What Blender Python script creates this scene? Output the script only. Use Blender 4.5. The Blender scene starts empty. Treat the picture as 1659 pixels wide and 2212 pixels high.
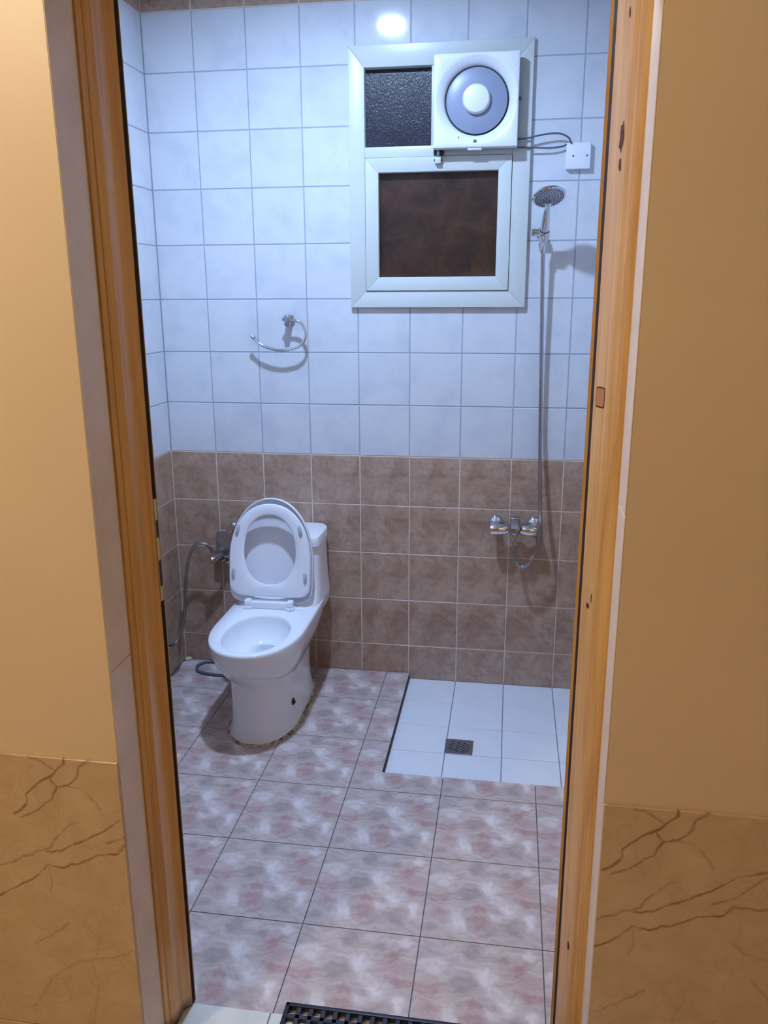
import bpy, bmesh, math, random
from mathutils import Vector, Matrix

# ------------------------------------------------------------------ camera, world, exposure
scene = bpy.context.scene
col = scene.collection
random.seed(7)

F_PX, IMG_W, IMG_H = 1768.9, 1659, 2212
cam_data = bpy.data.cameras.new('camera')
cam_data.sensor_fit = 'HORIZONTAL'
cam_data.sensor_width = 36.0
cam_data.lens = 36.0 * F_PX / IMG_W
cam_data.clip_start = 0.01
cam = bpy.data.objects.new('camera', cam_data)
cam.location = (1.384, -3.169, 1.558)
cam.rotation_euler = (1.31062, 0.004044, 0.151319)
col.objects.link(cam)
scene.camera = cam

world = bpy.data.worlds.new('night')
world.use_nodes = True
world.node_tree.nodes['Background'].inputs[0].default_value = (0.004, 0.005, 0.008, 1)
world.node_tree.nodes['Background'].inputs[1].default_value = 1.0
scene.world = world

scene.view_settings.view_transform = 'Standard'
scene.view_settings.look = 'None'
scene.view_settings.exposure = 0.0
scene.view_settings.gamma = 1.0
scene.view_settings.use_curve_mapping = False

# light paths: a small closed room, a few bounces are enough
scene.cycles.use_light_tree = False
scene.cycles.max_bounces = 7
scene.cycles.diffuse_bounces = 4
scene.cycles.glossy_bounces = 3
scene.cycles.transmission_bounces = 2
scene.cycles.caustics_reflective = False
scene.cycles.caustics_refractive = False

BATH_LAMP = (0.80, -0.92, 2.735)      # flat round fitting under the bathroom ceiling
BATH_RADIUS, BATH_STRENGTH, BATH_COLOR = 0.050, 1850.0, (0.475, 0.66, 1.03)
HALL_LAMP = (-0.05, -3.15, 2.52)      # bulb under the hall ceiling, left of and behind the camera
HALL_RADIUS, HALL_STRENGTH, HALL_COLOR = 0.06, 455.0, (1.0, 0.84, 0.60)

# ------------------------------------------------------------------ helpers
def wloc(o):
    v = Vector((0, 0, 0))
    while o is not None:
        v += o.location
        o = o.parent
    return v

def tag(o, label=None, cat=None, group=None, kind=None):
    if label: o['label'] = label
    if cat: o['category'] = cat
    if group: o['group'] = group
    if kind: o['kind'] = kind
    return o

def empty(name, loc, label=None, cat=None, group=None, kind=None):
    o = bpy.data.objects.new(name, None)
    o.empty_display_size = 0.05
    o.location = loc
    col.objects.link(o)
    return tag(o, label, cat, group, kind)

def link_mesh(name, me, parent=None, loc=(0, 0, 0), rot=None):
    o = bpy.data.objects.new(name, me)
    col.objects.link(o)
    if parent is not None: o.parent = parent
    o.location = loc
    if rot: o.rotation_euler = rot
    return o

def mesh(name, verts, faces, mat, parent=None, smooth=False, recalc=True, pivot=None):
    """verts are in world coordinates"""
    base = wloc(parent) if parent is not None else Vector((0, 0, 0))
    pv = Vector(pivot) if pivot is not None else base
    me = bpy.data.meshes.new(name)
    me.from_pydata([tuple(Vector(v) - pv) for v in verts], [], faces)
    if recalc:
        bm = bmesh.new(); bm.from_mesh(me)
        bmesh.ops.recalc_face_normals(bm, faces=bm.faces)
        bm.to_mesh(me); bm.free()
    me.materials.append(mat)
    if smooth:
        for p in me.polygons: p.use_smooth = True
        if smooth == 'auto':
            try:
                me.set_sharp_from_angle(angle=math.radians(35))
            except Exception:
                pass
    return link_mesh(name, me, parent, pv - base)

def from_bm(name, bm, mat, parent=None, smooth=False):
    bmesh.ops.recalc_face_normals(bm, faces=bm.faces)
    vs = [v.co.copy() for v in bm.verts]
    bm.verts.index_update()
    fs = [[v.index for v in f.verts] for f in bm.faces]
    bm.free()
    return mesh(name, vs, fs, mat, parent, smooth, recalc=False)

def bm_box(lo, hi, bevel=0.0, seg=2, bm=None):
    b = bmesh.new()
    bmesh.ops.create_cube(b, size=1.0)
    for v in b.verts:
        v.co = Vector([lo[i] + (hi[i] - lo[i]) * (v.co[i] + 0.5) for i in range(3)])
    if bevel:
        bmesh.ops.bevel(b, geom=list(b.edges), offset=bevel, segments=seg, profile=0.5, affect='EDGES')
    if bm is None: return b
    merge(bm, b); return bm

def merge(dst, src):
    src.verts.index_update()
    m = [dst.verts.new(v.co) for v in src.verts]
    for f in src.faces:
        try: dst.faces.new([m[v.index] for v in f.verts])
        except ValueError: pass
    src.free()

def box(name, lo, hi, mat, parent=None, bevel=0.0, seg=2, smooth=False):
    return from_bm(name, bm_box(lo, hi, bevel, seg), mat, parent, 'auto' if (bevel and seg > 1) or smooth else False)

def loft(rings, closed=True, cap0=True, cap1=True):
    n = len(rings[0]); vs = []; fs = []
    for r in rings: vs += [tuple(p) for p in r]
    m = n if closed else n - 1
    for i in range(len(rings) - 1):
        for j in range(m):
            k = (j + 1) % n
            fs.append([i * n + j, i * n + k, (i + 1) * n + k, (i + 1) * n + j])
    if cap0: fs.append(list(range(n)))
    if cap1: fs.append([(len(rings) - 1) * n + j for j in range(n)])
    return vs, fs

def catmull(pts, sub=8):
    P = [Vector(p) for p in pts]
    P = [P[0] * 2 - P[1]] + P + [P[-1] * 2 - P[-2]]
    out = []
    for i in range(1, len(P) - 2):
        a, b, c, d = P[i - 1:i + 3]
        for s in range(sub):
            t = s / sub
            out.append(0.5 * ((2 * b) + (c - a) * t + (2 * a - 5 * b + 4 * c - d) * t * t + (3 * b - a - 3 * c + d) * t ** 3))
    out.append(P[-2])
    return out

def tube_vf(pts, r, res=10):
    """r: number or list"""
    pts = [Vector(p) for p in pts]
    rings = []; up = None
    for i, p in enumerate(pts):
        t = (pts[min(i + 1, len(pts) - 1)] - pts[max(i - 1, 0)]).normalized()
        if up is None:
            up = Vector((0, 0, 1)) if abs(t.z) < 0.9 else Vector((1, 0, 0))
        up = (up - t * up.dot(t)).normalized()
        s = t.cross(up)
        rr = r[i] if isinstance(r, (list, tuple)) else r
        rings.append([p + (up * math.cos(a) + s * math.sin(a)) * rr for a in [2 * math.pi * k / res for k in range(res)]])
    return loft(rings)

def tube(name, pts, r, mat, parent=None, res=10, sub=0):
    if sub: pts = catmull(pts, sub)
    v, f = tube_vf(pts, r, res)
    return mesh(name, v, f, mat, parent, 'auto')

def lathe_vf(profile, origin, axis, res=24):
    """profile: list of (radius, height along axis)"""
    o = Vector(origin); a = Vector(axis).normalized()
    u = a.orthogonal().normalized(); w = a.cross(u)
    rings = [[o + a * h + (u * math.cos(t) + w * math.sin(t)) * max(r, 1e-5) for t in [2 * math.pi * k / res for k in range(res)]] for r, h in profile]
    return loft(rings)

def lathe(name, profile, origin, axis, mat, parent=None, res=24):
    v, f = lathe_vf(profile, origin, axis, res)
    return mesh(name, v, f, mat, parent, 'auto')

def prism(name, plan, z0, z1, mat, parent=None):
    n = len(plan)
    v, f = loft([[(x, y, z0) for x, y in plan], [(x, y, z1) for x, y in plan]])
    return mesh(name, v, f, mat, parent)

# ------------------------------------------------------------------ materials
def new_mat(name):
    m = bpy.data.materials.new(name); m.use_nodes = True
    nt = m.node_tree
    return m, nt, nt.nodes['Principled BSDF']

def N(nt, typ, **kw):
    n = nt.nodes.new(typ)
    for k, v in kw.items(): setattr(n, k, v)
    return n

def srgb(r, g, b):
    f = lambda c: (c / 255 / 12.92) if c / 255 <= 0.04045 else ((c / 255 + 0.055) / 1.055) ** 2.4
    return (f(r), f(g), f(b), 1.0)

def plain(name, color, rough=0.4, metal=0.0, spec=0.5, coat=0.0, bump=None, vary=None):
    """vary: (scale, amount) value mottling; bump: (scale, strength)"""
    m, nt, b = new_mat(name)
    b.inputs['Base Color'].default_value = color
    b.inputs['Roughness'].default_value = rough
    b.inputs['Metallic'].default_value = metal
    b.inputs['Specular IOR Level'].default_value = spec
    b.inputs['Coat Weight'].default_value = coat
    b.inputs['Coat Roughness'].default_value = 0.08
    tc = N(nt, 'ShaderNodeTexCoord')
    if vary:
        nz = N(nt, 'ShaderNodeTexNoise'); nz.inputs['Scale'].default_value = vary[0]; nz.inputs['Detail'].default_value = 5
        nt.links.new(tc.outputs['Object'], nz.inputs['Vector'])
        rp = N(nt, 'ShaderNodeMapRange'); rp.inputs[1].default_value = 0.3; rp.inputs[2].default_value = 0.7
        rp.inputs[3].default_value = 1 - vary[1]; rp.inputs[4].default_value = 1 + vary[1]
        nt.links.new(nz.outputs['Fac'], rp.inputs[0])
        mx = N(nt, 'ShaderNodeVectorMath', operation='SCALE'); mx.inputs[0].default_value = color[:3]
        nt.links.new(rp.outputs[0], mx.inputs['Scale']); nt.links.new(mx.outputs[0], b.inputs['Base Color'])
    if bump:
        nz = N(nt, 'ShaderNodeTexNoise'); nz.inputs['Scale'].default_value = bump[0]; nz.inputs['Detail'].default_value = 3
        nt.links.new(tc.outputs['Object'], nz.inputs['Vector'])
        bp = N(nt, 'ShaderNodeBump'); bp.inputs['Strength'].default_value = bump[1]; bp.inputs['Distance'].default_value = 0.002
        nt.links.new(nz.outputs['Fac'], bp.inputs['Height']); nt.links.new(bp.outputs[0], b.inputs['Normal'])
    return m

def ramp(nt, stops, fac):
    r = N(nt, 'ShaderNodeValToRGB')
    e = r.color_ramp.elements
    while len(e) < len(stops): e.new(0.5)
    for i, (p, c) in enumerate(stops): e[i].position = p; e[i].color = c
    nt.links.new(fac, r.inputs[0])
    return r

def noise(nt, vec, scale, detail=4, rough=0.55, dist=0.0, out='Fac'):
    n = N(nt, 'ShaderNodeTexNoise')
    n.inputs['Scale'].default_value = scale; n.inputs['Detail'].default_value = detail
    n.inputs['Roughness'].default_value = rough; n.inputs['Distortion'].default_value = dist
    nt.links.new(vec, n.inputs['Vector'])
    return n.outputs[out]

def mixc(nt, fac, a, b, mode='MIX'):
    m = N(nt, 'ShaderNodeMix', data_type='RGBA', blend_type=mode)
    for sock, val in ((m.inputs[0], fac), (m.inputs[6], a), (m.inputs[7], b)):
        if hasattr(val, 'is_linked') or hasattr(val, 'links'): nt.links.new(val, sock)
        else: sock.default_value = val
    return m.outputs[2]

def math_(nt, op, a, b=0.0, c=None, clamp=False):
    m = N(nt, 'ShaderNodeMath', operation=op, use_clamp=clamp)
    for i, v in enumerate((a, b) if c is None else (a, b, c)):
        if hasattr(v, 'links'): nt.links.new(v, m.inputs[i])
        else: m.inputs[i].default_value = v
    return m.outputs[0]

def vmath(nt, op, a, b=None):
    m = N(nt, 'ShaderNodeVectorMath', operation=op)
    for i, v in enumerate((a, b)):
        if v is None: continue
        if hasattr(v, 'links'): nt.links.new(v, m.inputs[i])
        else: m.inputs[i].default_value = v
    return m

WHITE_TILE = srgb(210, 213, 217)

def white_tile_mat():
    m, nt, b = new_mat('white_glazed_tile')
    tc = N(nt, 'ShaderNodeTexCoord'); oi = N(nt, 'ShaderNodeObjectInfo')
    off = vmath(nt, 'MULTIPLY', oi.outputs['Location'], (3.7, 5.1, 2.9))
    v = vmath(nt, 'ADD', tc.outputs['Object'], off.outputs[0]).outputs[0]
    a = noise(nt, v, 9, 5)
    c = ramp(nt, [(0.30, srgb(198, 203, 211)), (0.55, WHITE_TILE)], a)
    nt.links.new(c.outputs[0], b.inputs['Base Color'])
    b.inputs['Roughness'].default_value = 0.08
    bp = N(nt, 'ShaderNodeBump'); bp.inputs['Strength'].default_value = 0.05; bp.inputs['Distance'].default_value = 0.003
    nt.links.new(noise(nt, v, 7, 1), bp.inputs['Height']); nt.links.new(bp.outputs[0], b.inputs['Normal'])
    return m

def brown_tile_mat():
    m, nt, b = new_mat('brown_stone_print_tile')
    tc = N(nt, 'ShaderNodeTexCoord'); oi = N(nt, 'ShaderNodeObjectInfo')
    off = vmath(nt, 'MULTIPLY', oi.outputs['Location'], (0.23, 0.19, 0.31))
    v = vmath(nt, 'ADD', tc.outputs['Object'], off.outputs[0]).outputs[0]
    a = noise(nt, v, 13, 6, 0.62, 0.6)
    c = ramp(nt, [(0.30, srgb(152, 122, 103)), (0.46, srgb(172, 143, 123)), (0.62, srgb(184, 158, 139)), (0.8, srgb(190, 168, 152))], a)
    d = noise(nt, v, 60, 4, 0.6)
    k = ramp(nt, [(0.36, (0.72, 0.70, 0.70, 1)), (0.5, (1, 1, 1, 1))], d)
    nt.links.new(mixc(nt, 0.55, c.outputs[0], k.outputs[0], 'MULTIPLY'), b.inputs['Base Color'])
    b.inputs['Roughness'].default_value = 0.38
    bp = N(nt, 'ShaderNodeBump'); bp.inputs['Strength'].default_value = 0.25; bp.inputs['Distance'].default_value = 0.002
    nt.links.new(a, bp.inputs['Height']); nt.links.new(bp.outputs[0], b.inputs['Normal'])
    return m

Z_BROWN, Z_BORDER = 0.9344, 2.5486

def split_mat(name, brown, white, rough):
    m, nt, b = new_mat(name)
    g = N(nt, 'ShaderNodeNewGeometry'); s = N(nt, 'ShaderNodeSeparateXYZ')
    nt.links.new(g.outputs['Position'], s.inputs[0])
    up = math_(nt, 'GREATER_THAN', s.outputs['Z'], Z_BROWN + 0.003)
    dn = math_(nt, 'LESS_THAN', s.outputs['Z'], Z_BORDER - 0.001)
    nt.links.new(mixc(nt, math_(nt, 'MULTIPLY', up, dn), brown, white), b.inputs['Base Color'])
    b.inputs['Roughness'].default_value = rough
    return m

def floor_tile_mat():
    """the same printed mottling on every tile; coordinates in metres from the tile's own corner"""
    m, nt, b = new_mat('pink_mottled_floor_tile')
    tc = N(nt, 'ShaderNodeTexCoord')
    P = tc.outputs['Object']
    dn = noise(nt, P, 9, 4, 0.6, 0, 'Color')
    d = vmath(nt, 'SUBTRACT', dn, (0.5, 0.5, 0.5))
    sc_ = vmath(nt, 'MULTIPLY', d.outputs[0], (0.11, 0.11, 0.0))
    Q = vmath(nt, 'ADD', P, sc_.outputs[0]).outputs[0]
    S = 0.3018
    def blobs(lst):
        acc = None
        for (u, v, r) in lst:
            ds = vmath(nt, 'DISTANCE', Q, (u * S, v * S, 0.0)).outputs['Value']
            mr = N(nt, 'ShaderNodeMapRange', interpolation_type='SMOOTHSTEP'); mr.inputs[1].default_value = r * S * 1.25; mr.inputs[2].default_value = r * S * 0.2
            mr.inputs[3].default_value = 0; mr.inputs[4].default_value = 1
            nt.links.new(ds, mr.inputs[0])
            acc = mr.outputs[0] if acc is None else math_(nt, 'MAXIMUM', acc, mr.outputs[0])
        return acc
    pink = blobs([(.11, .50, .13), (.14, .28, .09), (.47, .22, .12), (.86, .60, .12), (.80, .76, .10), (.46, .36, .07), (.93, .50, .07)])
    white = blobs([(.55, .68, .15), (.28, .21, .14), (.73, .43, .13), (.12, .74, .13), (.62, .54, .10), (.90, .30, .08), (.85, .90, .08), (.58, .30, .07)])
    grey = blobs([(.37, .56, .13), (.73, .17, .12), (.10, .85, .08), (.06, .13, .08), (.45, .92, .12), (.68, .86, .06), (.60, .12, .06)])
    streak = N(nt, 'ShaderNodeMapping'); streak.inputs['Rotation'].default_value = (0, 0, 0.6); streak.inputs['Scale'].default_value = (1, 2.6, 1)
    nt.links.new(Q, streak.inputs[0])
    n1 = noise(nt, streak.outputs[0], 24, 6, 0.6, 0.3)
    c0 = ramp(nt, [(0.30, srgb(168, 152, 147)), (0.5, srgb(190, 173, 168)), (0.72, srgb(208, 193, 189))], n1).outputs[0]
    n2 = noise(nt, Q, 22, 5, 0.6, 0.2)
    m2 = N(nt, 'ShaderNodeMapRange'); m2.inputs[1].default_value = 0.3; m2.inputs[2].default_value = 0.62; nt.links.new(n2, m2.inputs[0])
    c1 = mixc(nt, math_(nt, 'MULTIPLY', grey, 0.55), c0, srgb(148, 134, 130))
    c2 = mixc(nt, math_(nt, 'MULTIPLY', math_(nt, 'MULTIPLY', white, 0.85), m2.outputs[0]), c1, srgb(226, 218, 217))
    c3 = mixc(nt, math_(nt, 'MULTIPLY', math_(nt, 'MULTIPLY', pink, 0.85), m2.outputs[0]), c2, srgb(168, 124, 122))
    nt.links.new(c3, b.inputs['Base Color'])
    b.inputs['Roughness'].default_value = 0.42
    bp = N(nt, 'ShaderNodeBump'); bp.inputs['Strength'].default_value = 0.15; bp.inputs['Distance'].default_value = 0.002
    nt.links.new(n2, bp.inputs['Height']); nt.links.new(bp.outputs[0], b.inputs['Normal'])
    return m

VEINS = [
 (1.0, [(-.001,.723),(-.001,.709),(-.013,.694),(-.034,.681),(-.059,.665),(-.086,.635),(-.091,.613),(-.116,.591)]),
 (0.7, [(-.072,.719),(-.049,.712),(-.022,.696)]),
 (1.0, [(.05,.722),(.029,.707),(.025,.686),(-.002,.665),(-.021,.657),(-.035,.632),(-.066,.605),(-.102,.586)]),
 (0.6, [(-.002,.665),(.031,.659),(.052,.634),(.067,.617)]),
 (0.7, [(-.175,.466),(-.121,.488),(-.088,.506),(-.051,.525),(-.016,.565),(.013,.587)]),
 (0.9, [(-.061,.515),(-.028,.518),(.017,.544),(.059,.568),(.103,.6),(.152,.618)]),
 (0.7, [(.153,.609),(.134,.588),(.099,.557),(.072,.547)]),
 (1.0, [(-.2,.38),(-.12,.432),(-.08,.458),(-.058,.483),(-.034,.481),(.003,.491),(.042,.513),(.091,.526),(.101,.54),(.16,.546)]),
 (0.4, [(.108,.47),(.131,.451),(.172,.44)]),
 (0.5, [(-.109,.291),(-.066,.32),(-.027,.351)]),
 (0.45, [(.148,.4),(.181,.359)]),
 (0.45, [(-.057,.479),(-.052,.452),(-.062,.422)]),
 (0.8, [(-.034,.681),(-.024,.662),(-.021,.657)]),
 (0.4, [(-.13,.13),(-.08,.21),(-.02,.26),(.06,.28),(.1,.3)]),
 (0.35, [(.0,.11),(.02,.2),(.01,.26),(.04,.33)]),
]

def marble_mat():
    m, nt, b = new_mat('tan_veined_marble_tile')
    tc = N(nt, 'ShaderNodeTexCoord')
    P0 = tc.outputs['Object']
    dn = noise(nt, P0, 26, 4, 0.6, 0, 'Color')
    d = vmath(nt, 'MULTIPLY', vmath(nt, 'SUBTRACT', dn, (.5, .5, .5)).outputs[0], (0.020, 0.0, 0.020)).outputs[0]
    P1 = vmath(nt, 'ADD', P0, d).outputs[0]
    P = vmath(nt, 'MULTIPLY', P1, (1, 0, 1)).outputs[0]
    acc = None
    for wgt, pl in VEINS:
        best = None
        for (ax, az), (bx, bz) in zip(pl, pl[1:]):
            ba = Vector((bx - ax, 0, bz - az)); L2 = ba.length_squared
            pa = vmath(nt, 'SUBTRACT', P, (ax, 0, az)).outputs[0]
            h = math_(nt, 'MULTIPLY', vmath(nt, 'DOT_PRODUCT', pa, tuple(ba / L2)).outputs['Value'], 1.0, clamp=True)
            pr = N(nt, 'ShaderNodeVectorMath', operation='SCALE'); pr.inputs[0].default_value = tuple(ba); nt.links.new(h, pr.inputs['Scale'])
            ds = vmath(nt, 'DISTANCE', pa, pr.outputs[0]).outputs['Value']
            best = ds if best is None else math_(nt, 'MINIMUM', best, ds)
        mr = N(nt, 'ShaderNodeMapRange', interpolation_type='SMOOTHSTEP')
        mr.inputs[1].default_value = 0.0042; mr.inputs[2].default_value = 0.0003; mr.inputs[3].default_value = 0; mr.inputs[4].default_value = wgt
        nt.links.new(best, mr.inputs[0])
        acc = mr.outputs[0] if acc is None else math_(nt, 'MAXIMUM', acc, mr.outputs[0])
    brk = N(nt, 'ShaderNodeMapRange'); brk.inputs[1].default_value = 0.28; brk.inputs[2].default_value = 0.6; brk.inputs[3].default_value = 0.25
    nt.links.new(noise(nt, P0, 22, 3), brk.inputs[0])
    vein = math_(nt, 'MULTIPLY', acc, brk.outputs[0])
    base = ramp(nt, [(0.3, srgb(198, 170, 136)), (0.55, srgb(209, 182, 148)), (0.75, srgb(217, 192, 160))], noise(nt, P0, 14, 6, 0.6, 0.7)).outputs[0]
    # fine secondary veins
    fv = math_(nt, 'ABSOLUTE', math_(nt, 'SUBTRACT', noise(nt, P0, 8, 5, 0.55, 1.0), 0.5))
    f2 = N(nt, 'ShaderNodeMapRange'); f2.inputs[1].default_value = 0.02; f2.inputs[2].default_value = 0.0; f2.inputs[3].default_value = 0; f2.inputs[4].default_value = 0.16
    nt.links.new(fv, f2.inputs[0])
    c = mixc(nt, f2.outputs[0], base, srgb(150, 105, 70))
    c = mixc(nt, math_(nt, 'MULTIPLY', vein, 0.75), c, srgb(120, 66, 32))
    nt.links.new(c, b.inputs['Base Color'])
    b.inputs['Roughness'].default_value = 0.28
    return m

def wood_mat():
    m, nt, b = new_mat('honey_varnished_wood')
    tc = N(nt, 'ShaderNodeTexCoord')
    mp = N(nt, 'ShaderNodeMapping'); mp.inputs['Scale'].default_value = (1, 1, 0.05)
    nt.links.new(tc.outputs['Object'], mp.inputs[0])
    a = noise(nt, mp.outputs[0], 70, 6, 0.6, 0.4)
    c = ramp(nt, [(0.28, srgb(192, 140, 80)), (0.5, srgb(214, 168, 102)), (0.72, srgb(226, 184, 120))], a).outputs[0]
    # water stain at the foot, with its own ragged edge
    s = N(nt, 'ShaderNodeSeparateXYZ'); nt.links.new(tc.outputs['Object'], s.inputs[0])
    hgt = math_(nt, 'ADD', s.outputs['Z'], math_(nt, 'MULTIPLY', noise(nt, tc.outputs['Object'], 30, 4), 0.06))
    st = N(nt, 'ShaderNodeMapRange'); st.inputs[1].default_value = 0.07; st.inputs[2].default_value = 0.035; nt.links.new(hgt, st.inputs[0])
    c = mixc(nt, math_(nt, 'MULTIPLY', st.outputs[0], 0.85), c, srgb(52, 30, 14))
    nt.links.new(c, b.inputs['Base Color'])
    b.inputs['Roughness'].default_value = 0.34
    b.inputs['Coat Weight'].default_value = 0.3; b.inputs['Coat Roughness'].default_value = 0.16
    bp = N(nt, 'ShaderNodeBump'); bp.inputs['Strength'].default_value = 0.15; bp.inputs['Distance'].default_value = 0.002
    nt.links.new(a, bp.inputs['Height']); nt.links.new(bp.outputs[0], b.inputs['Normal'])
    return m

def obscured_glass(name, c1, c2):
    m, nt, b = new_mat(name)
    tc = N(nt, 'ShaderNodeTexCoord')
    a = noise(nt, tc.outputs['Object'], 12, 5, 0.6, 0.5)
    nt.links.new(ramp(nt, [(0.3, c1), (0.7, c2)], a).outputs[0], b.inputs['Base Color'])
    b.inputs['Roughness'].default_value = 0.28
    mp = N(nt, 'ShaderNodeMapping'); mp.inputs['Scale'].default_value = (1.6, 1, 0.7)
    nt.links.new(tc.outputs['Object'], mp.inputs[0])
    bp = N(nt, 'ShaderNodeBump'); bp.inputs['Strength'].default_value = 0.45; bp.inputs['Distance'].default_value = 0.003
    nt.links.new(noise(nt, mp.outputs[0], 210, 2), bp.inputs['Height']); nt.links.new(bp.outputs[0], b.inputs['Normal'])
    return m

def emission(name, color, strength):
    m, nt, b = new_mat(name)
    b.inputs['Base Color'].default_value = (0.9, 0.9, 0.9, 1)
    b.inputs['Emission Color'].default_value = (*color, 1)
    b.inputs['Emission Strength'].default_value = strength
    return m

def grime_mat():
    m, nt, b = new_mat('grimy_sealant')
    tc = N(nt, 'ShaderNodeTexCoord')
    a = noise(nt, tc.outputs['Object'], 38, 6, 0.7, 0.6)
    nt.links.new(ramp(nt, [(0.34, srgb(52, 40, 26)), (0.43, srgb(120, 100, 70)), (0.52, srgb(190, 178, 150)), (0.7, srgb(216, 212, 200))], a).outputs[0], b.inputs['Base Color'])
    b.inputs['Roughness'].default_value = 0.7
    bp = N(nt, 'ShaderNodeBump'); bp.inputs['Strength'].default_value = 0.8; bp.inputs['Distance'].default_value = 0.004
    nt.links.new(a, bp.inputs['Height']); nt.links.new(bp.outputs[0], b.inputs['Normal'])
    return m

M = dict(
    white_tile=white_tile_mat(), brown_tile=brown_tile_mat(), floor_tile=floor_tile_mat(), marble=marble_mat(), wood=wood_mat(),
    grout=split_mat('wall_grout', srgb(226, 204, 188), srgb(160, 166, 180), 0.8),
    lining=split_mat('plain_tiled_lining', srgb(150, 122, 104), srgb(208, 211, 215), 0.3),
    floor_grout=plain('dark_floor_grout', srgb(92, 84, 88), 0.8, vary=(30, .2)),
    pan_tile=plain('white_pan_tile', srgb(226, 229, 235), 0.24, vary=(8, .03)),
    pan_grout=plain('grey_pan_grout', srgb(112, 122, 142), 0.8),
    ceiling=plain('white_ceiling_paint', srgb(200, 200, 198), 0.8, vary=(4, .03)),
    paint=plain('beige_wall_paint', srgb(228, 204, 172), 0.42, bump=(60, .05), vary=(3, .03)),
    reveal=plain('greige_stone_lining', srgb(224, 208, 193), 0.30, vary=(16, .07)),
    sill=plain('pale_marble_sill', srgb(214, 216, 208), 0.3, vary=(18, .08)),
    ceramic=plain('white_ceramic', srgb(236, 238, 242), 0.10, coat=0.3),
    seat=plain('white_seat_plastic', srgb(234, 236, 242), 0.22),
    bumper=plain('grey_rubber_bumper', srgb(176, 180, 186), 0.5),
    water=plain('still_water', srgb(225, 232, 240), 0.03, coat=0.6),
    chrome=plain('polished_chrome', (0.72, 0.73, 0.76, 1), 0.10, metal=1.0),
    chrome_dark=plain('dull_chrome', (0.42, 0.42, 0.45, 1), 0.24, metal=1.0),
    steel=plain('brushed_steel', (0.45, 0.45, 0.47, 1), 0.32, metal=1.0),
    drain=plain('tarnished_steel', (0.36, 0.36, 0.41, 1), 0.42, metal=1.0),
    black=plain('black_void', (0.008, 0.008, 0.010, 1), 0.6),
    nozzle=plain('dark_nozzle_rubber', srgb(74, 78, 96), 0.4),
    alu=plain('offwhite_aluminium', srgb(200, 205, 200), 0.34, vary=(3, .02)),
    seam=plain('dark_seam_rubber', srgb(40, 42, 46), 0.6),
    glass_up=obscured_glass('smoky_ribbed_glass', srgb(16, 16, 26), srgb(34, 33, 48)),
    glass_low=obscured_glass('bronze_ribbed_glass', srgb(34, 20, 13), srgb(78, 48, 31)),
    fan_white=plain('white_fan_plastic', srgb(226, 230, 234), 0.30),
    fan_grey=plain('grey_shutter_plastic', srgb(138, 146, 166), 0.35),
    wire=plain('grey_cable_jacket', srgb(86, 92, 104), 0.5),
    mark=plain('dark_print', srgb(48, 46, 52), 0.6),
    box_white=plain('white_switch_plastic', srgb(230, 232, 236), 0.35),
    seal_and_shade=plain('dark_seal_and_gap_shade', srgb(46, 26, 20), 0.85, spec=0.2),  # left frame seal, and the painted gap shade on the right jamb
    wood_dark=plain('torn_raw_wood', srgb(84, 42, 18), 0.8, vary=(90, .4)),
    wood_patch=plain('patched_wood', srgb(190, 128, 62), 0.5, vary=(60, .12)),
    strike=plain('aged_brass_plate', srgb(206, 190, 150), 0.4, metal=0.3),
    grime=grime_mat(),
    rubber=plain('navy_black_rubber', srgb(22, 20, 34), 0.45),
    hall_floor=plain('hall_beige_floor', srgb(196, 176, 148), 0.4, vary=(6, .08)),
    caulk=plain('yellowed_caulk', srgb(206, 196, 160), 0.7),
    bath_bulb=emission('cold_white_diffuser', BATH_COLOR, BATH_STRENGTH),
    hall_bulb=emission('warm_white_bulb', HALL_COLOR, HALL_STRENGTH),
    lamp_base=plain('white_lamp_socket', srgb(230, 230, 230), 0.4),
)

# ------------------------------------------------------------------ setting: bathroom shell
X0, X1 = 0.007, 1.80           # tile faces of the left and right walls
YF = -1.733                    # inside face of the door wall
ZC = 2.80
ZR = [0.0] + [Z_BROWN + 0.20178 * k for k in range(-4, 9)] + [ZC]      # tile courses
GAP, TH = 0.0039, 0.005
PAN = (1.003, -0.756, -0.0254)  # shower pan: left edge, front edge, level

def structure(name, o=None):
    o = o or empty(name, (0, 0, 0))
    o['kind'] = 'structure'
    return o

_tiles = {}
def tile_mesh(w, h, mat, thick=TH, bev=0.0014):
    key = (round(w, 4), round(h, 4), mat.name, thick)
    if key in _tiles: return _tiles[key]
    vs = []
    for z, i in ((-thick, 0), (-bev, 0), (0, bev)):
        vs += [(i, i, z), (w - i, i, z), (w - i, h - i, z), (i, h - i, z)]
    fs = [[8, 9, 10, 11]]
    for r in (0, 4):
        for j in range(4):
            k = (j + 1) % 4
            fs.append([r + j, r + k, r + 4 + k, r + 4 + j])
    me = bpy.data.meshes.new('tile')
    me.from_pydata(vs, [], fs); me.materials.append(mat)
    _tiles[key] = me
    return me

R90 = math.pi / 2
def place_tile(parent, me, loc, rot, jit=0.0):
    r = (rot[0] + random.uniform(-jit, jit), rot[1], rot[2] + random.uniform(-jit, jit))
    return link_mesh('tile', me, parent, loc, r)

def course_mat(k):
    return M['white_tile'] if Z_BROWN - .001 <= ZR[k] < Z_BORDER - .001 else M['brown_tile']

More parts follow.
